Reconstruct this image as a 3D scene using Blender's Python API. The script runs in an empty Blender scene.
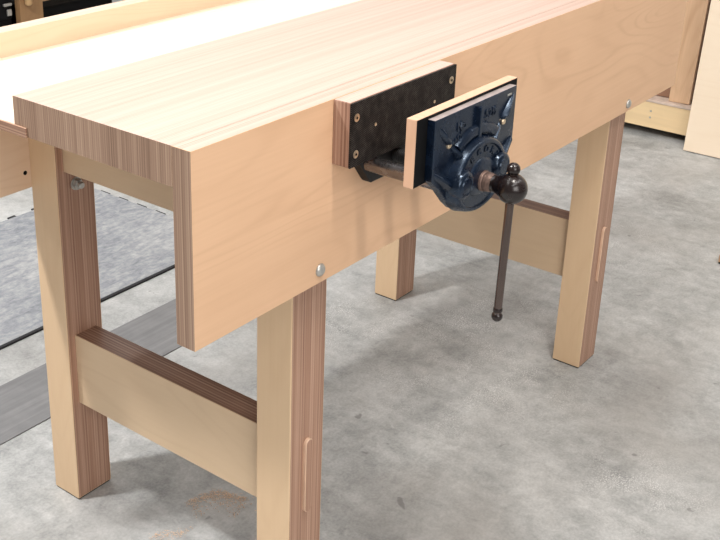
import bpy, bmesh, math, random
from mathutils import Vector, Matrix, Euler
random.seed(7)
S = bpy.context.scene
COL = S.collection

# ------------------------------------------------------------------ node helpers
def new_mat(name):
    m = bpy.data.materials.new(name); m.use_nodes = True
    nt = m.node_tree; nt.nodes.clear()
    out = nt.nodes.new('ShaderNodeOutputMaterial')
    b = nt.nodes.new('ShaderNodeBsdfPrincipled')
    nt.links.new(b.outputs[0], out.inputs[0])
    return m, nt, b
class G:
    def __init__(s, nt): s.nt = nt
    def put(s, sock, v):
        if hasattr(v, 'is_linked') or hasattr(v, 'links'): s.nt.links.new(v, sock)
        elif isinstance(v, tuple) and len(v) == 3 and sock.type == 'RGBA': sock.default_value = (*v, 1)
        else: sock.default_value = v
    def coord(s): return s.nt.nodes.new('ShaderNodeTexCoord').outputs['Object']
    def sep(s, v):
        n = s.nt.nodes.new('ShaderNodeSeparateXYZ'); s.put(n.inputs[0], v); return n.outputs
    def math(s, op, a, b=0.0, c=None, clamp=False):
        n = s.nt.nodes.new('ShaderNodeMath'); n.operation = op; n.use_clamp = clamp
        s.put(n.inputs[0], a); s.put(n.inputs[1], b)
        if c is not None: s.put(n.inputs[2], c)
        return n.outputs[0]
    def scale(s, v, sc):
        n = s.nt.nodes.new('ShaderNodeVectorMath'); n.operation = 'MULTIPLY'
        s.put(n.inputs[0], v); n.inputs[1].default_value = sc; return n.outputs[0]
    def dist(s, v, p):
        n = s.nt.nodes.new('ShaderNodeVectorMath'); n.operation = 'DISTANCE'
        s.put(n.inputs[0], v); n.inputs[1].default_value = p; return n.outputs['Value']
    def noise(s, v, scale, detail=4, rough=.5, dist=0):
        n = s.nt.nodes.new('ShaderNodeTexNoise'); s.put(n.inputs['Vector'], v)
        n.inputs['Scale'].default_value = scale; n.inputs['Detail'].default_value = detail
        n.inputs['Roughness'].default_value = rough; n.inputs['Distortion'].default_value = dist
        return n.outputs[0]
    def white1(s, w):
        n = s.nt.nodes.new('ShaderNodeTexWhiteNoise'); n.noise_dimensions = '1D'; s.put(n.inputs['W'], w)
        return n.outputs['Value']
    def ramp(s, f, stops, interp='LINEAR'):
        n = s.nt.nodes.new('ShaderNodeValToRGB'); s.put(n.inputs[0], f); cr = n.color_ramp; cr.interpolation = interp
        while len(cr.elements) < len(stops): cr.elements.new(1)
        for e, (p, c) in zip(cr.elements, stops):
            e.position = p; e.color = (*c, 1) if isinstance(c, tuple) else (c, c, c, 1)
        return n.outputs[0]
    def mix(s, f, a, b, mode='MIX'):
        n = s.nt.nodes.new('ShaderNodeMix'); n.data_type = 'RGBA'; n.blend_type = mode
        s.put(n.inputs[0], f); s.put(n.inputs[6], a); s.put(n.inputs[7], b); return n.outputs[2]
    def bump(s, h, strength, distance=.001):
        n = s.nt.nodes.new('ShaderNodeBump'); s.put(n.inputs['Height'], h)
        n.inputs['Strength'].default_value = strength; n.inputs['Distance'].default_value = distance
        return n.outputs[0]

AX = {'x': 0, 'y': 1, 'z': 2}
_cache = {}
def veneer(grain='x', base=(.77, .535, .345), dark=(.66, .42, .245), contrast=1.0, seed=0.0, rough=.5):
    """birch face veneer, cathedral grain running along one axis"""
    k = ('v', grain, base, dark, contrast, seed, rough)
    if k in _cache: return _cache[k]
    m, nt, b = new_mat('birch_veneer'); g = G(nt)
    co = g.coord()
    sh = nt.nodes.new('ShaderNodeVectorMath'); sh.operation = 'ADD'; g.put(sh.inputs[0], co); sh.inputs[1].default_value = (seed, seed*.7, seed*1.3)
    sc = [7.0, 7.0, 7.0]; sc[AX[grain]] = 1.7
    v = g.scale(sh.outputs[0], tuple(sc))
    n1 = g.noise(v, .60, 2, .40, .5)
    rings = g.math('SINE', g.math('MULTIPLY', n1, 150.0))
    rings = g.math('POWER', g.math('MULTIPLY_ADD', rings, .5, .5), 5.0)
    rings = g.math('MULTIPLY', rings, g.ramp(g.noise(v, 1.1, 2), [(.38, .15), (.62, 1.0)]))
    fine = [160.0, 160.0, 160.0]; fine[AX[grain]] = 5.0
    n2 = g.noise(g.scale(sh.outputs[0], tuple(fine)), 1.0, 3, .6)
    n3 = g.noise(sh.outputs[0], 5.0, 3, .5)
    f = g.math('MULTIPLY_ADD', rings, .27*contrast, g.math('MULTIPLY', n2, .40*contrast))
    f = g.math('ADD', f, g.math('MULTIPLY', g.math('SUBTRACT', n3, .45), .55*contrast), clamp=True)
    col = g.mix(f, base, dark)
    g.put(b.inputs['Base Color'], col)
    b.inputs['Roughness'].default_value = rough
    b.inputs['Specular IOR Level'].default_value = .35
    g.put(b.inputs['Normal'], g.bump(n2, .06))
    _cache[k] = m; return m
def ply_edge(lam='x', grain='z', dark=(.17, .085, .05), mid=(.37, .215, .145), light=(.58, .40, .285), t=.0021, rough=.5, seed=0.0, contrast=1.0):
    """edge of laminated plywood: layers stacked along lam"""
    k = ('e', lam, grain, dark, mid, light, t, rough, seed, contrast)
    if k in _cache: return _cache[k]
    m, nt, b = new_mat('plywood_edge'); g = G(nt)
    co = g.coord(); xyz = g.sep(co)
    c = g.math('ADD', xyz[AX[lam]], 3.0 + seed)
    wob = [14.0, 14.0, 14.0]
    w = g.noise(g.scale(co, tuple(wob)), .6, 2)
    c = g.math('MULTIPLY_ADD', w, .0012, c)
    q = g.math('DIVIDE', c, t)
    idf = g.math('FLOOR', q)
    r1 = g.white1(idf)
    r2 = g.white1(g.math('ADD', g.math('FLOOR', g.math('DIVIDE', c, t*4.3)), .37))
    alt = g.math('FLOORED_MODULO', idf, 2.0)
    sc = [420.0, 420.0, 420.0]
    for a in range(3):
        if a == AX[grain]: sc[a] = 7.0
    st = g.noise(g.scale(co, tuple(sc)), 1.0, 3, .55)
    fr = g.math('FRACT', q)
    glue = g.math('LESS_THAN', fr, .13)
    f = g.math('MULTIPLY_ADD', alt, .20*contrast, g.math('MULTIPLY', r1, .30*contrast))
    f = g.math('MULTIPLY_ADD', r2, .28*contrast, f)
    f = g.math('MULTIPLY_ADD', st, .5*contrast, f)
    f = g.math('SUBTRACT', f, g.math('MULTIPLY', glue, .16*contrast))
    f = g.math('ADD', f, .5 - .62*contrast + .02, clamp=True)
    col = g.ramp(f, [(0.05, dark), (.5, mid), (.95, light)])
    g.put(b.inputs['Base Color'], col)
    b.inputs['Roughness'].default_value = rough
    b.inputs['Specular IOR Level'].default_value = .4
    g.put(b.inputs['Normal'], g.bump(f, .08))
    _cache[k] = m; return m
def plain(name, col, rough=.5, metal=0.0, nscale=60, namp=.25, bump=.1, spec=.5, coat=0.0, stretch=None):
    m, nt, b = new_mat(name); g = G(nt); co = g.coord()
    v = g.scale(co, stretch) if stretch else co
    n = g.noise(v, nscale, 4, .6)
    lo = tuple(c*(1-namp) for c in col); hi = tuple(min(1, c*(1+namp)) for c in col)
    g.put(b.inputs['Base Color'], g.ramp(n, [(.25, lo), (.75, hi)]))
    g.put(b.inputs['Roughness'], g.math('MULTIPLY_ADD', n, .3, rough-.15, clamp=True))
    b.inputs['Metallic'].default_value = metal
    b.inputs['Specular IOR Level'].default_value = spec
    b.inputs['Coat Weight'].default_value = coat; b.inputs['Coat Roughness'].default_value = .2
    g.put(b.inputs['Normal'], g.bump(n, bump))
    return m

# ------------------------------------------------------------------ object helpers
def tag(o, label=None, cat=None, group=None, kind=None):
    for k, v in (('label', label), ('category', cat), ('group', group), ('kind', kind)):
        if v: o[k] = v
    return o
def thing(name, loc, label, cat, group=None):
    o = bpy.data.objects.new(name, None); o.location = loc; o.empty_display_size = .1
    COL.objects.link(o); return tag(o, label, cat, group)
def off(parent):
    v = Vector((0, 0, 0))
    while parent: v += parent.location; parent = parent.parent
    return v
def link(name, bm, mats, parent=None, smooth=False, loc=None):
    """bm is in world coordinates; the mesh is stored relative to its parents (or to loc)"""
    o3 = off(parent) if parent else Vector((0, 0, 0))
    if loc: o3 = o3 + (Vector(loc) - o3)
    bmesh.ops.translate(bm, verts=bm.verts, vec=-o3)
    bm.normal_update()
    me = bpy.data.meshes.new(name); bm.to_mesh(me); bm.free()
    for m in (mats if isinstance(mats, (list, tuple)) else [mats]): me.materials.append(m)
    if smooth:
        for p in me.polygons: p.use_smooth = True
        if smooth != True: me.set_sharp_from_angle(angle=math.radians(smooth))
    o = bpy.data.objects.new(name, me); COL.objects.link(o)
    if parent:
        o.parent = parent
        if loc: o.location = Vector(loc) - off(parent)
    elif loc: o.location = loc
    return o
def box(x0, x1, y0, y1, z0, z1, bm=None, bev=.0012, rule=None):
    b2 = bmesh.new()
    r = bmesh.ops.create_cube(b2, size=1)
    for v in b2.verts:
        v.co = Vector(((x0+x1)/2 + v.co.x*(x1-x0), (y0+y1)/2 + v.co.y*(y1-y0), (z0+z1)/2 + v.co.z*(z1-z0)))
    b2.normal_update()
    if rule:
        for f in b2.faces:
            a = max(range(3), key=lambda i: abs(f.normal[i])); f.material_index = rule(a, f.normal[a])
    if bev: bmesh.ops.bevel(b2, geom=b2.edges[:], offset=bev, segments=2, affect='EDGES', profile=.5, clamp_overlap=True)
    if bm is None: return b2
    me = bpy.data.meshes.new('t'); b2.to_mesh(me); b2.free(); bm.from_mesh(me); bpy.data.meshes.remove(me); return bm
def merge(bm, b2, M=None):
    if M: bmesh.ops.transform(b2, matrix=M, verts=b2.verts)
    me = bpy.data.meshes.new('t'); b2.to_mesh(me); b2.free(); bm.from_mesh(me); bpy.data.meshes.remove(me); return bm
def lathe(prof, seg=32, M=None):
    """profile [(r, h)] turned about +Z"""
    bm = bmesh.new(); rings = []
    for r, h in prof:
        if r < 1e-6: rings.append([bm.verts.new((0, 0, h))])
        else: rings.append([bm.verts.new((r*math.cos(2*math.pi*i/seg), r*math.sin(2*math.pi*i/seg), h)) for i in range(seg)])
    for a, b in zip(rings, rings[1:]):
        for i in range(seg):
            j = (i+1) % seg
            if len(a) == 1 and len(b) > 1: bm.faces.new((a[0], b[i], b[j]))
            elif len(b) == 1 and len(a) > 1: bm.faces.new((a[i], b[0], a[j]))
            elif len(a) > 1: bm.faces.new((a[i], b[i], b[j], a[j]))
    for rg in (rings[0], rings[-1]):
        if len(rg) > 1: bm.faces.new(rg)
    bmesh.ops.recalc_face_normals(bm, faces=bm.faces)
    if M: bmesh.ops.transform(bm, matrix=M, verts=bm.verts)
    return bm
def along(p, d):
    """matrix taking +Z to direction d at p"""
    d = Vector(d).normalized()
    return Matrix.Translation(Vector(p)) @ d.to_track_quat('Z', 'Y').to_matrix().to_4x4()
def loft(loops, cap0=True, cap1=True):
    bm = bmesh.new(); L = [[bm.verts.new(p) for p in lp] for lp in loops]
    n = len(L[0])
    for a, b in zip(L, L[1:]):
        for i in range(n): bm.faces.new((a[i], a[(i+1) % n], b[(i+1) % n], b[i]))
    if cap0: bm.faces.new(L[0])
    if cap1: bm.faces.new(list(reversed(L[-1])))
    bmesh.ops.recalc_face_normals(bm, faces=bm.faces)
    return bm
def sphere_prof(r, n=14): return [(r*math.sin(math.pi*i/n), -r*math.cos(math.pi*i/n)) for i in range(n+1)]

# ------------------------------------------------------------------ materials
M_floor, nt, b = new_mat('concrete_floor'); g = G(nt); co = g.coord()
n_big = g.noise(co, 1.6, 5, .6, .4); n_mid = g.noise(co, 7.0, 5, .62, .8); n_fine = g.noise(co, 160.0, 3, .6)
trow = g.noise(g.scale(co, (9.0, 2.6, 1.0)), 1.5, 5, .6, 1.2)
f = g.math('MULTIPLY_ADD', n_big, .45, g.math('MULTIPLY', n_mid, .40))
f = g.math('MULTIPLY_ADD', trow, .25, f)
f = g.math('MULTIPLY_ADD', n_fine, .26, f)
f = g.math('MULTIPLY_ADD', g.noise(co, 34.0, 4, .65, .6), .30, f)
f = g.math('SUBTRACT', f, .19)
c1 = g.ramp(f, [(.43, (.20, .205, .202)), (.57, (.325, .332, .328)), (.68, (.435, .442, .436)), (.86, (.63, .635, .625))])
warm = g.ramp(g.noise(co, 2.3, 3, .5), [(.48, 0.0), (.70, .45)])
c1 = g.mix(warm, c1, (.42, .40, .375))
def blob(p, r):
    return g.math('SUBTRACT', 1.0, g.math('DIVIDE', g.dist(co, p), r), clamp=True)
dust = blob((1.42, .31, 0), .34)
for p, r in (((1.12, .22, 0), .30), ((1.2, .62, 0), .25), ((1.24, .08, 0), .2), ((1.03, -.28, 0), .2), ((2.1, .35, 0), .35)):
    dust = g.math('MAXIMUM', dust, blob(p, r))
spk = g.ramp(g.noise(co, 270.0, 3, .7), [(.50, 0.0), (.60, 1.0)])
clump = g.ramp(g.noise(co, 11.0, 4, .6), [(.40, 0.0), (.62, 1.0)])
dm = g.math('MULTIPLY', g.math('MULTIPLY', spk, clump), g.math('MULTIPLY', dust, 1.2, clamp=True))
c1 = g.mix(g.math('MULTIPLY', dm, .9), c1, (.76, .755, .74))
pale = g.ramp(g.noise(g.scale(co, (5.0, 16.0, 1.0)), 1.3, 5, .65, 1.5), [(.60, 0.0), (.72, .38)])
c1 = g.mix(pale, c1, (.50, .49, .46))
spots = g.ramp(g.noise(co, 19.0, 3, .5, .4), [(.71, 0.0), (.75, .6)])
c1 = g.mix(spots, c1, (.17, .165, .16))
g.put(b.inputs['Base Color'], c1)
g.put(b.inputs['Roughness'], g.math('MULTIPLY_ADD', n_mid, .3, .38))
b.inputs['Specular IOR Level'].default_value = .4
g.put(b.inputs['Normal'], g.bump(g.math('MULTIPLY_ADD', n_fine, .5, n_mid), .08, .003))

M_wall = plain('painted_wall', (.62, .60, .57), .8, nscale=8, namp=.05, bump=.03)
M_castblue = plain('dark_blue_enamel', (.0032, .0075, .0185), .26, nscale=45, namp=.45, bump=.08, spec=.7)
M_castblue.node_tree.nodes['Principled BSDF'].inputs['Specular Tint'].default_value = (.62, .78, 1, 1)
M_castblack = plain('black_cast_iron', (.007, .007, .008), .55, nscale=90, namp=.4, bump=.3, spec=.3)
M_steel = plain('machined_steel', (.33, .275, .26), .5, .2, nscale=70, namp=.2, bump=.05)
M_bar = plain('oiled_steel_bar', (.22, .21, .215), .25, .95, nscale=60, namp=.25, bump=.04)
M_iron = plain('worn_brown_iron', (.012, .006, .005), .25, .0, nscale=55, namp=.45, bump=.12, spec=.6)
M_collar = plain('bare_iron_collar', (.20, .13, .105), .42, .5, nscale=120, namp=.45, bump=.5, stretch=(1, 6, 1))
M_zinc = plain('zinc_plated_steel', (.50, .49, .46), .38, .7, nscale=80, namp=.12, bump=.05)
M_brass = plain('brass', (.72, .57, .40), .32, .85, nscale=90, namp=.2, bump=.06)
M_black = plain('black_paint', (.006, .006, .0065), .6, nscale=30, namp=.3, bump=.1, spec=.12)
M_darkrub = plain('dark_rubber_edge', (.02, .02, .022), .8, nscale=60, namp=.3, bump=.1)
# black phenolic film with wire mesh pattern
M_film, nt, b = new_mat('black_phenolic_film'); g = G(nt); co = g.coord(); xyz = g.sep(co)
sx = g.math('SINE', g.math('MULTIPLY', xyz[0], 2*math.pi/.0042)); sz = g.math('SINE', g.math('MULTIPLY', xyz[2], 2*math.pi/.0030))
mesh = g.math('MULTIPLY', sx, sz); nn = g.noise(co, 55.0, 4, .65)
ff = g.math('MULTIPLY_ADD', g.math('MULTIPLY_ADD', mesh, .5, .5), .55, g.math('MULTIPLY', nn, .75))
g.put(b.inputs['Base Color'], g.ramp(ff, [(.40, (.003, .0026, .0026)), (.70, (.012, .010, .0096)), (.95, (.085, .074, .067))]))
b.inputs['Roughness'].default_value = .5; b.inputs['Specular IOR Level'].default_value = .1
g.put(b.inputs['Normal'], g.bump(mesh, .35, .0006))
# scuffed mat
M_mat, nt, b = new_mat('scuffed_grey_mat'); g = G(nt); co = g.coord()
a1 = g.noise(g.scale(co, (16.0, 42.0, 1.0)), 1.0, 6, .7, .8); a2 = g.noise(co, 3.2, 4, .6, .5); a3 = g.noise(co, 70.0, 4, .65)
ff = g.math('MULTIPLY_ADD', a1, .6, g.math('MULTIPLY_ADD', a3, .35, g.math('MULTIPLY', a2, .4)))
g.put(b.inputs['Base Color'], g.ramp(ff, [(.46, (.125, .14, .16)), (.60, (.225, .24, .265)), (.72, (.325, .335, .35)), (.90, (.50, .50, .49))]))
b.inputs['Roughness'].default_value = .6
g.put(b.inputs['Normal'], g.bump(a3, .25, .002))
M_strip, nt, b = new_mat('grey_rubber_strip'); g = G(nt); co = g.coord()
a1 = g.noise(g.scale(co, (2.2, 60.0, 1.0)), 1.0, 4, .6); a2 = g.noise(co, 14.0, 5, .6)
g.put(b.inputs['Base Color'], g.ramp(g.math('MULTIPLY_ADD', a1, .6, g.math('MULTIPLY', a2, .4)), [(.34, (.145, .145, .15)), (.55, (.20, .20, .203)), (.75, (.265, .265, .265))]))
b.inputs['Roughness'].default_value = .6

# ------------------------------------------------------------------ room
tag(link('floor', box(-3.0, 4.6, -3.0, 6.0, -.12, 0, bev=0), M_floor), kind='structure')
tag(link('wall_right', box(3.585, 3.72, -3.0, 6.0, 0, 3.4, bev=0), M_wall), kind='structure')
tag(link('wall_back', box(-3.0, 3.585, 5.8, 5.95, 0, 3.4, bev=0), M_wall), kind='structure')

# ------------------------------------------------------------------ workbench
H, L, A, TA = .965, 1.669, .287, .034
D, T = .353, .057
bench = thing('workbench', (.83, .33, 0), 'birch plywood workbench on four square legs with deep apron, standing on concrete', 'workbench')
V_apron = veneer('x', base=(.77, .50, .315), dark=(.58, .345, .20), seed=1.3)
E_y = ply_edge('y', 'z', seed=.3, dark=(.16, .093, .06), mid=(.30, .19, .13), light=(.47, .33, .235), contrast=.85)
E_top = ply_edge('y', 'x', dark=(.40, .26, .20), mid=(.52, .375, .31), light=(.60, .465, .40), seed=.7, contrast=.9)
def by_lam(axis, face, edge): return lambda a, s: face if a == AX[axis] else edge
# benchtop
link('benchtop', box(0, L, TA, D, H-T, H, bev=0, rule=lambda a, s: 1 if a == 2 else 0), [E_y, E_top], bench)
link('front_apron', box(0, L, 0, TA-.00005, H-A, H, bev=.0005, rule=lambda a, s: 0 if a == 1 else (2 if a == 2 and s > 0 else 1)), [V_apron, E_y, E_top], bench)
V_rear = veneer('x', base=(.79, .59, .43), dark=(.69, .48, .32), seed=4.1)
link('rear_apron', box(0, L, .655, .689, .668, .966, rule=by_lam('y', 0, 1)), [V_rear, ply_edge('y', 'x', seed=.9, dark=(.40, .28, .2), mid=(.58, .44, .34), light=(.72, .58, .47))], bench)
V_well = veneer('x', base=(.82, .68, .54), dark=(.76, .61, .47), seed=7.7, contrast=.6)
link('tool_tray', box(0, L, D, .655, .9065, .922, bev=0, rule=by_lam('z', 0, 1)), [V_well, ply_edge('z', 'y', seed=.2)], bench)
bm = box(-.003, -.0001, D-.028, .655, .907, .922, bev=.0004, rule=lambda a, s: 0)
link('tray_end', bm, [ply_edge('z', 'y', seed=.2)], bench)
# legs
lw, ld = .0878, .074
LX = (.2484, 1.3865); FY, RY = TA, .5836
V_leg = veneer('z', base=(.76, .55, .35), dark=(.66, .45, .27), seed=2.2)
E_leg = ply_edge('x', 'z', seed=.11, t=.0030, dark=(.17, .085, .05), mid=(.38, .215, .145), light=(.57, .38, .28))
M_tenon = plain('cut_tenon_end', (.70, .48, .34), .55, nscale=80, namp=.2, stretch=(1, 1, .2))
for i, x in enumerate(LX):
    for j, y in enumerate((FY, RY)):
        leg = link('leg', box(x, x+lw, y, y+ld-.002, .003, H-T if y == FY else .906, bev=.0018, rule=by_lam('x', 0, 1)), [V_leg, E_leg], bench, loc=(x+lw/2, y+ld/2, 0))
        link('foot_shade_slab', box(x+.002, x+lw-.002, y+.002, y+ld-.004, 0, .0029, bev=0), M_darkrub, leg)  # thin black slab added to draw the dark contact shade under the leg
        if j == 0:
            cx, hw = x + lw/2 + .0005, .009
            z0, z1 = .226, .372
            pts = [(hw*math.cos(t), z1-hw+hw*math.sin(t)) for t in [math.pi*k/10 for k in range(11)]] + [(-hw*math.cos(t), z0+hw-hw*math.sin(t)) for t in [math.pi*k/10 for k in range(11)]]
            lp = lambda yy, s: [(cx+px*s, yy, (z0+z1)/2 + (pz-(z0+z1)/2)*(1-(1-s)*.12)) for px, pz in pts]
            tbm = loft([lp(y, 1), lp(y-.005, 1), lp(y-.0062, .88)]); tbm.normal_update()
            for f_ in tbm.faces: f_.material_index = 1 if f_.normal.y < -.9 else 0
            link('tenon', tbm, [M_tenon, E_leg], leg, smooth=35)
        else:
            bx = x + .045
            bm = lathe([(.0125, 0), (.0125, .0015), (.0065, .0016), (.0065, .016), (.0052, .018), (0, .018)], 24, along((bx, y, .681), (0, -1, 0)))
            link('threaded_stud', bm, M_zinc, leg, smooth=30)
            bm = lathe([(.0048, .0016), (.0102, .0016), (.0108, .003), (.0108, .0085), (.0095, .0105), (.0048, .0105)], 6, along((bx, y, .681), (0, -1, 0)))
            link('hex_nut', bm, M_zinc, leg)
# cross members
V_str = veneer('y', base=(.72, .54, .36), dark=(.62, .44, .28), seed=5.5)
E_str = ply_edge('x', 'y', seed=.45, t=.0034, dark=(.10, .05, .03), mid=(.235, .13, .09), light=(.40, .27, .20), rough=.38)
for x in LX:
    a = x + .0181
    link('stretcher', box(a, a+.0537, FY+ld-.002, RY, .2242, .3752, rule=by_lam('x', 0, 1)), [V_str, E_str], bench)
    link('cross_rail', box(a, a+.0537, FY+ld-.002, RY, .711, .9055, rule=by_lam('x', 0, 1)), [V_str, E_str], bench)
# fixed jaw pad on the apron
x0, x1, p = .2939, .5761, .0336
pad = link('jaw_pad', box(x0, x1, -p+.0035, -.0002, H-.0996, H-.0003, rule=lambda a, s: 1 if a == 2 else 0), [ply_edge('y', 'z', seed=.33, t=.0032, dark=(.13, .065, .042), mid=(.33, .185, .13), light=(.50, .33, .25)), E_top], bench)
face = link('black_facing', box(x0, x1, -p, -p+.0033, H-.0996, H-.0009, bev=.0004), M_film, pad); face['label'] = 'black mesh-textured film facing'
for sx_, sz_, r in ((.306, .941, .0062), (.3065, .885, .0062), (.562, .941, .0062), (.5635, .885, .0062), (.354, .919, .0026), (.515, .916, .0026)):
    bm = lathe([(r, 0), (r, .0006), (r*.72, .0005), (r*.3, -.001), (0, -.0012)], 20, along((sx_, -p-.0001, sz_), (0, -1, 0)))
    s = link('brass_screw', bm, M_brass, pad, smooth=40)
    if r > .005: link('screw_recess', lathe([(r*.42, .0008), (r*.40, .0010), (0, .0010)], 4, along((sx_+.0006, -p-.0001, sz_-.0004), (0, -1, 0))), M_black, s)
# carriage bolts
for bx, bz in ((.272, .7), (1.394, .696)):
    bm = lathe([(.0105, 0), (.0105, .0012), (.0095, .0028), (.0072, .0048), (.0038, .0060), (0, .0064)], 28, along((bx, -.0001, bz), (0, -1, 0)))
    link('carriage_bolt', bm, M_zinc, bench, smooth=40)
bm = lathe([(.0042, .0), (.0042, .0005), (.0034, .0006), (0, .0006)], 16, along((.236, .6549, .70), (0, -1, 0)))
link('screw_head', bm, M_black, bench, smooth=40)

# ------------------------------------------------------------------ vise
VX, VZ = .434, .843
vise = thing('bench_vise', (VX, -.1, .80), 'dark blue cast iron woodworking vise with wood-lined open jaw, mounted on the bench apron', 'vise')
jaw = link('wooden_jaw', box(.2915, .5735, -.1445, -.128, .8635, .965, bev=.0008, rule=lambda a, s: 1 if (a == 1 and s < 0) else 0),
     [veneer('z', base=(.66, .42, .285), dark=(.50, .30, .19), seed=3.3), M_black], vise)
# casting: plate + domed lower body
CX = VX
def outline(s=1.0):
    top, bot = .960, .869; hw = .1145
    P = [(-hw, top), (-hw, bot)]
    low = [(-.108, .863), (-.096, .853), (-.082, .838), (-.068, .823), (-.050, .808), (-.026, .798), (0, .795)]
    P += low + [(-a, c) for a, c in reversed(low[:-1])] + [(hw, bot), (hw, top)]
    k = len(P); 
    return P
def inset(P, d):
    n = len(P); out = []
    cx = sum(a for a, _ in P)/n; 
    for i in range(n):
        a = Vector(P[i-1]); b_ = Vector(P[i]); c = Vector(P[(i+1) % n])
        e1 = (b_-a).normalized(); e2 = (c-b_).normalized()
        n1 = Vector((-e1.y, e1.x)); n2 = Vector((-e2.y, e2.x)); m = (n1+n2)
        m = m/max(.4, m.length_squared)*2 if m.length > 1e-6 else n1
        out.append((b_.x+m.x*d*1.0, b_.y+m.y*d*1.0))
    return out
P0 = outline()
lay = lambda y, d: [(CX+a, y, c) for a, c in inset(P0, d)]
bm = loft([lay(-.1452, 0), lay(-.1568, 0), lay(-.1578, .0008), lay(-.158, .002)])
# raised rim disc with a sunk lettering band
def ell(s, y):
    out = []
    for k in range(56):
        t = 2*math.pi*k/56; cz, sz_ = math.cos(t), math.sin(t)
        out.append((CX + .073*s*cz, y, .8455 + (.062 if sz_ > 0 else .0495)*s*sz_))
    return out
merge(bm, loft([ell(1.05, -.155), ell(1.03, -.160), ell(1.0, -.168), ell(.97, -.1725), ell(.93, -.1742), ell(.87, -.174), ell(.84, -.1712), ell(.52, -.1712), ell(.49, -.1735), ell(.44, -.1748), ell(.25, -.1758)]))
for sgn in (-1, 1):
    merge(bm, lathe([(.0235, 0), (.023, .010), (.0215, .0165), (.019, .0195), (.0155, .0205), (.0140, .0192), (.0135, .0192), (.0120, .0208), (0, .0212)], 32, along((CX+sgn*.053, -.160, .851), (0, -1, 0))))
def rib(a, c, r0, r1, lift=.0):
    a = Vector(a); c = Vector(c); d = c-a; ln = d.length
    prof = [(0, -r0*.9), (r0*.7, -r0*.6), (r0, 0), ((r0+r1)/2, ln/2), (r1, ln), (r1*.7, ln+r1*.6), (0, ln+r1*.9)]
    merge(bm, lathe(prof, 16, along(a, d)))
def ridge(pts, lift):
    """smooth ridge along pts [(x, z, half width, height)] standing on the plate"""
    loops = []
    n = len(pts)
    for i_, (x_, z_, w_, h_) in enumerate(pts):
        a_ = Vector((pts[max(0, i_-1)][0], pts[max(0, i_-1)][1])); b_ = Vector((pts[min(n-1, i_+1)][0], pts[min(n-1, i_+1)][1]))
        t_ = (b_-a_).normalized(); nn_ = Vector((-t_.y, t_.x))
        loops.append([(CX + x_ + nn_.x*w_*u, lift - h_*hh, z_ + nn_.y*w_*u) for u, hh in ((-1, 0), (-.72, .55), (-.3, .95), (.3, .95), (.72, .55), (1, 0))])
    merge(bm, loft(loops))
for sgn in (-1, 1):
    ridge([(sgn*.107, .950, .0015, .001), (sgn*.101, .944, .0040, .0045), (sgn*.090, .932, .0058, .0075), (sgn*.081, .9225, .0066, .0085), (sgn*.076, .917, .0050, .005), (sgn*.074, .9145, .002, .0005)], -.1572)
    ridge([(sgn*.069, .911, .0045, .0015), (sgn*.064, .906, .0030, .006), (sgn*.054, .896, .0080, .009), (sgn*.044, .884, .0088, .0120), (sgn*.038, .876, .008, .012)], -.1572)
    ridge([(sgn*.111, .880, .0022, .001), (sgn*.106, .876, .0046, .0055), (sgn*.092, .866, .0060, .008), (sgn*.074, .853, .0085, .0125), (sgn*.062, .846, .009, .013)], -.1572)
merge(bm, loft([[(CX+x_, yy, z_) for x_, z_ in ((-w_, .898), (w_, .898), (w_*.8, .954), (-w_*.8, .954))] for w_, yy in ((.0058, -.156), (.0040, -.1645), (.0026, -.1655))]))
# second arc ridge above the disc
arc = []
for yy, r0, r1 in ((-.156, 1.05, 1.34), (-.1625, 1.07, 1.30), (-.164, 1.10, 1.26)):
    lp = []
    ts = [math.radians(52 + 76*k/18) for k in range(19)]
    for t in ts: lp.append((CX + .073*r1*math.cos(t), yy, .8455 + .062*r1*math.sin(t)))
    for t in reversed(ts): lp.append((CX + .073*r0*math.cos(t), yy, .8455 + .062*r0*math.sin(t)))
    arc.append(lp)
merge(bm, loft(arc))
bm.normal_update()
for f_ in bm.faces:
    c_ = f_.calc_center_median()
    f_.material_index = 1 if (f_.normal.z > .9 and c_.z > .958) else 0
cast = link('jaw_casting', bm, [M_castblue, M_steel], vise, smooth=38)
for sgn in (-1, 1):
    bmb = lathe([(.0052, 0), (.0052, .002), (.0040, .0034), (0, .0036)], 6 if sgn < 0 else 20, along((CX+sgn*.0775, -.158, .915 if sgn < 0 else .912), (0, -1, 0)))
    link('brass_screw', bmb, M_brass, cast, smooth=40)
bmb = box(CX+.085, CX+.098, -.1592, -.157, .9495, .9525, bev=.0005)
link('bare_metal_chip', bmb, M_zinc, cast)
# raised lettering
def text_bm(s, size, M, ext=.0011):
    cu = bpy.data.curves.new('lettering', 'FONT'); cu.body = s; cu.size = size; cu.extrude = ext; cu.align_x = 'CENTER'; cu.align_y = 'CENTER'; cu.resolution_u = 3; cu.offset = .0003
    o = bpy.data.objects.new('lettering', cu); COL.objects.link(o)
    dg = bpy.context.evaluated_depsgraph_get(); me = bpy.data.meshes.new_from_object(o.evaluated_get(dg))
    b2 = bmesh.new(); b2.from_mesh(me); bmesh.ops.transform(b2, matrix=M, verts=b2.verts)
    bpy.data.objects.remove(o); bpy.data.curves.remove(cu); bpy.data.meshes.remove(me)
    return b2
def lay_text(x, y, z, rot=0): return Matrix.Translation((x, y, z)) @ Matrix.Rotation(math.radians(90), 4, 'X') @ Matrix.Rotation(math.radians(rot), 4, 'Z')
for word, size, place in (('No', .019, lay_text(CX-.045, -.1586, .936)), ('52½', .019, lay_text(CX+.038, -.1586, .936)),
                          ('MADE', .0125, lay_text(CX-.056, -.1586, .918, 26)), ('IN', .0125, lay_text(CX+.020, -.1586, .9225, -8))):
    link('lettering', text_bm(word, size, place), M_castblue, cast)
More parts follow.
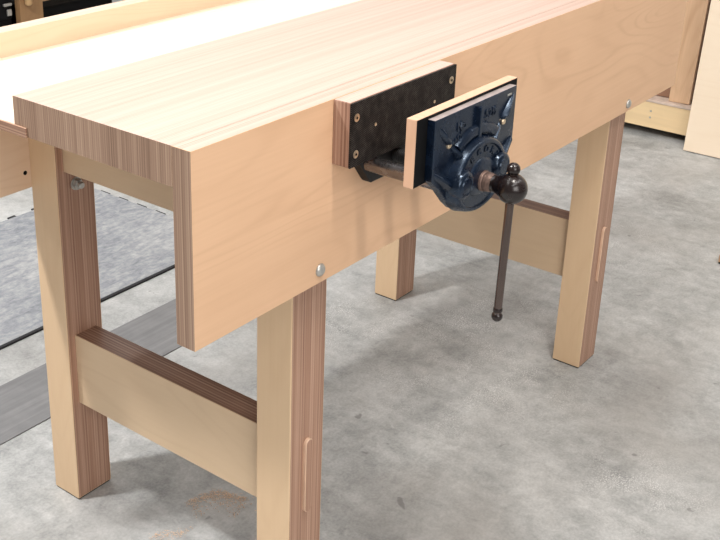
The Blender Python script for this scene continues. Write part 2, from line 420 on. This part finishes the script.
for k, ch in enumerate('RECORD'):
    t = math.radians(90 + 57 - k*114/5)
    link('letter', text_bm(ch, .0155, lay_text(CX + .073*.71*math.cos(t), -.1716, .8455 + .062*.71*math.sin(t), math.degrees(t)-90)), M_castblue, cast)
# screw spindle with ball head
iron = [(.0160, 0), (.0160, .003), (.0148, .0045), (.0153, .007), (.0145, .009), (.0150, .0115), (.0141, .0135), (.0138, .0175)]
spin = link('screw_collar', lathe(iron + [(0, .0175)], 32, along((VX, -.176, VZ), (0, -1, 0))), M_collar, vise, smooth=40)
BY = -.2235
prof = [(0, -.0310), (.0136, -.0310), (.0131, -.0270), (.0133, -.0235), (.0146, -.0195), (.0170, -.0152), (.0196, -.0112)] + [(.0232*math.cos(t), .0232*math.sin(t)) for t in [math.radians(-24 + 114*k/14) for k in range(15)]]
prof[-1] = (0, .0232)
link('ball_head', lathe(prof, 36, along((VX, BY, VZ), (0, -1, 0))), M_iron, spin, smooth=60)
top, bot = Vector((VX+.0002, BY, .873)), Vector((VX-.0105, BY-.001, .638))
d = (bot-top)
handle = link('handle_bar', lathe([(.0064, 0), (.0064, d.length)], 24, along(top, d)), M_bar, vise, smooth=40)
handle.data.materials[0] = plain('dark_worn_steel', (.13, .10, .09), .2, .95, nscale=40, namp=.5, bump=.05, stretch=(1, 1, .25))
link('end_knob', lathe([(0, -.0096)] + sphere_prof(.0100)[1:-1] + [(0, .0098)], 24, Matrix.Translation(top)), M_iron, handle, smooth=True)
bb = lathe([(.0068, -.014), (.0074, -.012), (.0072, -.008)] + [(.0088*math.cos(t), .0088*math.sin(t)) for t in [math.radians(-55+145*k/10) for k in range(11)]][:-1] + [(0, .0088)], 24, along(bot, d))
link('end_knob', bb, M_iron, handle, smooth=50)
for sgn in (-1, 1):
    link('guide_bar', lathe([(.0119, 0), (.0119, .1265)], 28, along((VX+sgn*.073, -.0195, .8522), (0, -1, 0))), M_bar, vise, smooth=40)
thr = [(.0105 + (.0012 if k % 2 else 0), k*.0016) for k in range(80)]
link('lead_screw', lathe(thr, 24, along((VX, -.0195, VZ+.004), (0, -1, 0))), M_castblack, vise, smooth=False)
rj = [(-.100, .8650), (-.094, .858), (-.066, .822), (-.060, .816), (.060, .816), (.066, .822), (.094, .858), (.100, .8650)]
bm = loft([[(VX+a*s, y, .865+(c-.865)*s) for a, c in rj] for s, y in ((1, -.0003), (1, -.016), (.95, -.019))])
link('rear_jaw_casting', bm, M_castblack, vise, smooth=30)

# ------------------------------------------------------------------ floor coverings
mat = thing('floor_mat', (.4, 1.52, 0), 'large scuffed grey-white mat with black edge, lying on the floor behind the workbench', 'mat')
bm = box(-.9, 1.39, 1.2045, 1.835, 0, .006, bev=.001)
link('mat_surface', bm, M_mat, mat)
ed = link('edge_strip', box(-.9, 1.39, 1.194, 1.2043, 0, .0062, bev=.0008), M_darkrub, mat); ed['label'] = 'black front edge'
for k in range(5):
    xx = 1.34 - k*.095
    link('interlocking_tooth', box(xx-.014, xx+.014, 1.8352, 1.8352+.014, 0, .0055, bev=.001), M_darkrub, mat)
for k in range(7):
    yy = 1.25 + k*.088
    link('interlocking_tooth', box(1.3902, 1.397, yy-.022, yy+.022, 0, .005, bev=.001), M_darkrub, mat)
tag(link('rubber_strip', box(-.9, 1.55, .86, 1.054, 0, .003, bev=.001), M_strip, loc=(.35, .95, 0)), 'long dark grey strip lying on the floor right behind the workbench legs', 'mat')

# sawdust shavings
random.seed(11)
bm = bmesh.new()
def flake(x, y, ln, w, a):
    c, s = math.cos(a), math.sin(a); z = .0006 + random.random()*.0012
    q = [(-ln/2, -w/2, 0), (0, -w/2, .0012), (ln/2, -w/2, 0), (ln/2, w/2, .0002), (0, w/2, .0014), (-ln/2, w/2, .0002)]
    vs = [bm.verts.new((x+px*c-py*s, y+px*s+py*c, z+pz)) for px, py, pz in q]
    bm.faces.new((vs[0], vs[1], vs[4], vs[5])); bm.faces.new((vs[1], vs[2], vs[3], vs[4]))
def streak(p0, p1, n, spread):
    for _ in range(n):
        t = random.random(); x = p0[0]+(p1[0]-p0[0])*t + random.gauss(0, spread); y = p0[1]+(p1[1]-p0[1])*t + random.gauss(0, spread)
        flake(x, y, random.uniform(.0015, .006), random.uniform(.0006, .0015), random.gauss(math.atan2(p1[1]-p0[1], p1[0]-p0[0]), .7))
streak((.385, .405), (.445, .387), 150, .0055); streak((.445, .387), (.466, .325), 150, .006)
streak((.43, .385), (.448, .33), 90, .013); streak((.41, .31), (.45, .318), 30, .005); streak((.39, .40), (.37, .365), 40, .008); streak((.425, .36), (.45, .33), 70, .016)
streak((.27, .385), (.30, .36), 70, .008); streak((.30, .352), (.325, .352), 30, .006)
M_saw = plain('pine_shavings', (.68, .50, .36), .7, nscale=200, namp=.3)
o = link('sawdust', bm, M_saw, loc=(.4, .36, 0)); tag(o, 'thin scatter of pale wood shavings on the floor below the left stretcher', 'sawdust', kind='stuff')

# ------------------------------------------------------------------ right background
V_sheet = veneer('y', base=(.86, .72, .56), dark=(.79, .63, .46), seed=9.1, contrast=.8)
sheet = link('plywood_sheet', box(-.008, .008, -1.22, 0, 0, 1.6, rule=by_lam('x', 0, 1)), [V_sheet, ply_edge('x', 'z', seed=.6)])
sheet.location = (3.135, .447, .0025); sheet.rotation_euler = (0, math.radians(5.2), 0)
tag(sheet, 'pale birch plywood sheet leaning on the storage platform at the right', 'plywood sheet')
plat = thing('storage_platform', (3.5, .6, 0), 'low yellow pine platform with two screws in its front plank, standing against the right wall', 'platform')
M_pine = plain('yellow_pine', (.80, .60, .35), .55, nscale=9, namp=.10, stretch=(1, .25, 3))
M_ledge = plain('dusty_plywood_ledge', (.60, .48, .40), .6, nscale=22, namp=.18)
link('front_plank', box(3.20, 3.236, -.9, 1.35, .036, .140), M_pine, plat)
link('deck', box(3.196, 3.58, -.9, 1.35, .1403, .150), M_ledge, plat)
for yy in (-.7, .2, 1.2): link('bearer', box(3.30, 3.57, yy-.03, yy+.03, 0, .1402), M_black, plat)
for sz_ in (.078, .104):
    link('screw', lathe([(.004, 0), (.004, .0006), (0, .0008)], 14, along((3.1998, .62, sz_), (-1, 0, 0))), M_zinc, plat)
V_board = veneer('z', base=(.68, .46, .29), dark=(.48, .29, .165), seed=6.4, contrast=1.6)
brd = link('plywood_board', box(0, .018, .0, .082, 0, 1.75, rule=by_lam('x', 0, 1)), [V_board, veneer('z', base=(.82, .66, .5), dark=(.7, .52, .38), seed=2.9)])
brd.location = (3.225, .484, .1530); brd.rotation_euler = (math.radians(-1.2), math.radians(9), 0)
tag(brd, 'narrow brown plywood board standing upright on the storage platform', 'board')
pan = link('reddish_plywood_sheet', box(0, .018, 0, .75, 0, 1.86, rule=by_lam('x', 0, 1)), [veneer('z', base=(.30, .16, .10), dark=(.20, .10, .06), seed=8.8), ply_edge('x', 'z')])
pan.location = (3.262, .40, .1532); pan.rotation_euler = (0, math.radians(9), 0)
tag(pan, 'dark reddish-brown plywood sheet standing on the storage platform behind the upright board', 'plywood sheet')
blk = box(2.221, 2.29, -.085, -.014, .005, .030, bev=.003)
off_ = thing('wood_offcut', (2.266, -.05, 0), 'small orange-brown wood block on the concrete at the right edge', 'wood block')
link('block', blk, veneer('y', base=(.66, .40, .22), dark=(.5, .28, .14), seed=1.9), off_)
link('dark_base', box(2.222, 2.289, -.084, -.015, 0, .0048, bev=.001), M_black, off_)

# ------------------------------------------------------------------ left background
M_oak = veneer('z', base=(.36, .21, .10), dark=(.23, .125, .06), seed=3.8, contrast=1.3)
M_oakx = veneer('x', base=(.42, .26, .14), dark=(.28, .16, .085), seed=6.8, contrast=1.3)
tb = thing('wooden_storage_bench', (2.5, 3.2, 0), 'brown wooden storage bench far behind the tool tray', 'bench')
for xx in (2.012, 2.63):
    for yy in (2.98, 3.42):
        lg = link('leg', box(xx, xx+.122, yy, yy+.035, 0, .82), M_oak, tb)
        if xx < 2.1 and yy < 3: link('wooden_peg', lathe([(.016, 0), (.016, .2), (.012, .206), (0, .207)], 16, along((2.045, 2.963, .56), (0, 0, -1))), veneer('z', base=(.62, .40, .2), dark=(.5, .3, .14)), lg, smooth=40)
for yy in (2.99, 3.43): link('rail', box(2.134, 2.63, yy-.009, yy+.02, .352, .47), M_oakx, tb)
link('bench_top', box(2.0, 2.8, 2.95, 3.53, .82, .87), M_oakx, tb)
cs = thing('black_storage_case', (2.38, 3.2, 0), 'black case standing on the floor inside the wooden storage bench', 'case')
link('case_body', box(2.15, 2.61, 3.06, 3.40, 0, .30, bev=.01), M_black, cs)
cab = thing('black_tool_cabinet', (1.6, 3.25, 0), 'black tool cabinet with a metal latch, left of the wooden storage bench', 'cabinet')
link('cabinet_body', box(1.25, 1.995, 3.02, 3.5, 0, .95, bev=.006), M_black, cab)
dr = link('drawer_front', box(1.265, 1.985, 3.002, 3.0195, .30, .50, bev=.003), M_black, cab)
link('latch', box(1.938, 1.980, 2.990, 3.0018, .358, .370, bev=.003), M_zinc, dr)
link('latch', box(1.955, 1.978, 2.992, 3.0018, .315, .343, bev=.003), M_zinc, dr)

# ------------------------------------------------------------------ light
def area(name, loc, target, sx_, sy_, power, col=(1, 1, 1)):
    l = bpy.data.lights.new(name, 'AREA'); l.shape = 'RECTANGLE'; l.size = sx_; l.size_y = sy_; l.energy = power; l.color = col
    o = bpy.data.objects.new(name, l); o.location = loc
    o.rotation_euler = (Vector(target)-Vector(loc)).to_track_quat('-Z', 'Y').to_euler(); COL.objects.link(o); return o
area('ceiling_light_front', (.10, -.80, 3.1), (.2, -.3, .8), .22, .6, 36, (1, .94, .87))
area('ceiling_light_rear', (-1.0, 1.5, 3.3), (.3, .7, .3), .22, .22, 100, (1, .98, .96))
for y_, e_ in ((-2.0, 62), (.6, 42), (3.2, 85)):
    l_ = area('overhead_fill_row', (.4, y_, 3.6), (.4, y_, 0), 6.0, .35, e_, (1, .975, .95))  # unseen overhead panels added for soft ambient and strip highlights on the vise
area('front_fill_panel', (-1.8, -3.8, 2.2), (.4, 0, .6), 2.5, 2.0, 85, (1, .96, .92))  # unseen soft panel added to fill the front of the bench
W = bpy.data.worlds.new('shop'); S.world = W; W.use_nodes = True
bg = W.node_tree.nodes['Background']; bg.inputs[0].default_value = (.97, .98, 1.0, 1); bg.inputs[1].default_value = .24

# ------------------------------------------------------------------ camera
q = dict(f=1120.424, c=(-.94089, -.92556, 1.44872), yaw=.899636, pitch=-.389713, roll=.0179346, ox=-58.25, oy=-75.2)
cy, sy, cp, sp = math.cos(q['yaw']), math.sin(q['yaw']), math.cos(q['pitch']), math.sin(q['pitch'])
F = Vector((sy*cp, cy*cp, sp)); R0 = Vector((cy, -sy, 0)); U0 = R0.cross(F)
c, s = math.cos(q['roll']), math.sin(q['roll'])
R = c*R0 + s*U0; U = -s*R0 + c*U0
cam = bpy.data.cameras.new('camera'); cam.sensor_fit = 'HORIZONTAL'; cam.sensor_width = 36; cam.lens = q['f']*36/720
cam.shift_x = -q['ox']/720; cam.shift_y = q['oy']/720; cam.clip_start = .02
co_ = bpy.data.objects.new('camera', cam); COL.objects.link(co_)
m3 = Matrix((R, U, -F)).transposed()
co_.matrix_world = Matrix.Translation(q['c']) @ m3.to_4x4()
S.camera = co_
vs = S.view_settings; vs.view_transform = 'Standard'; vs.look = 'None'; vs.gamma = 1; vs.use_curve_mapping = False; vs.exposure = 0
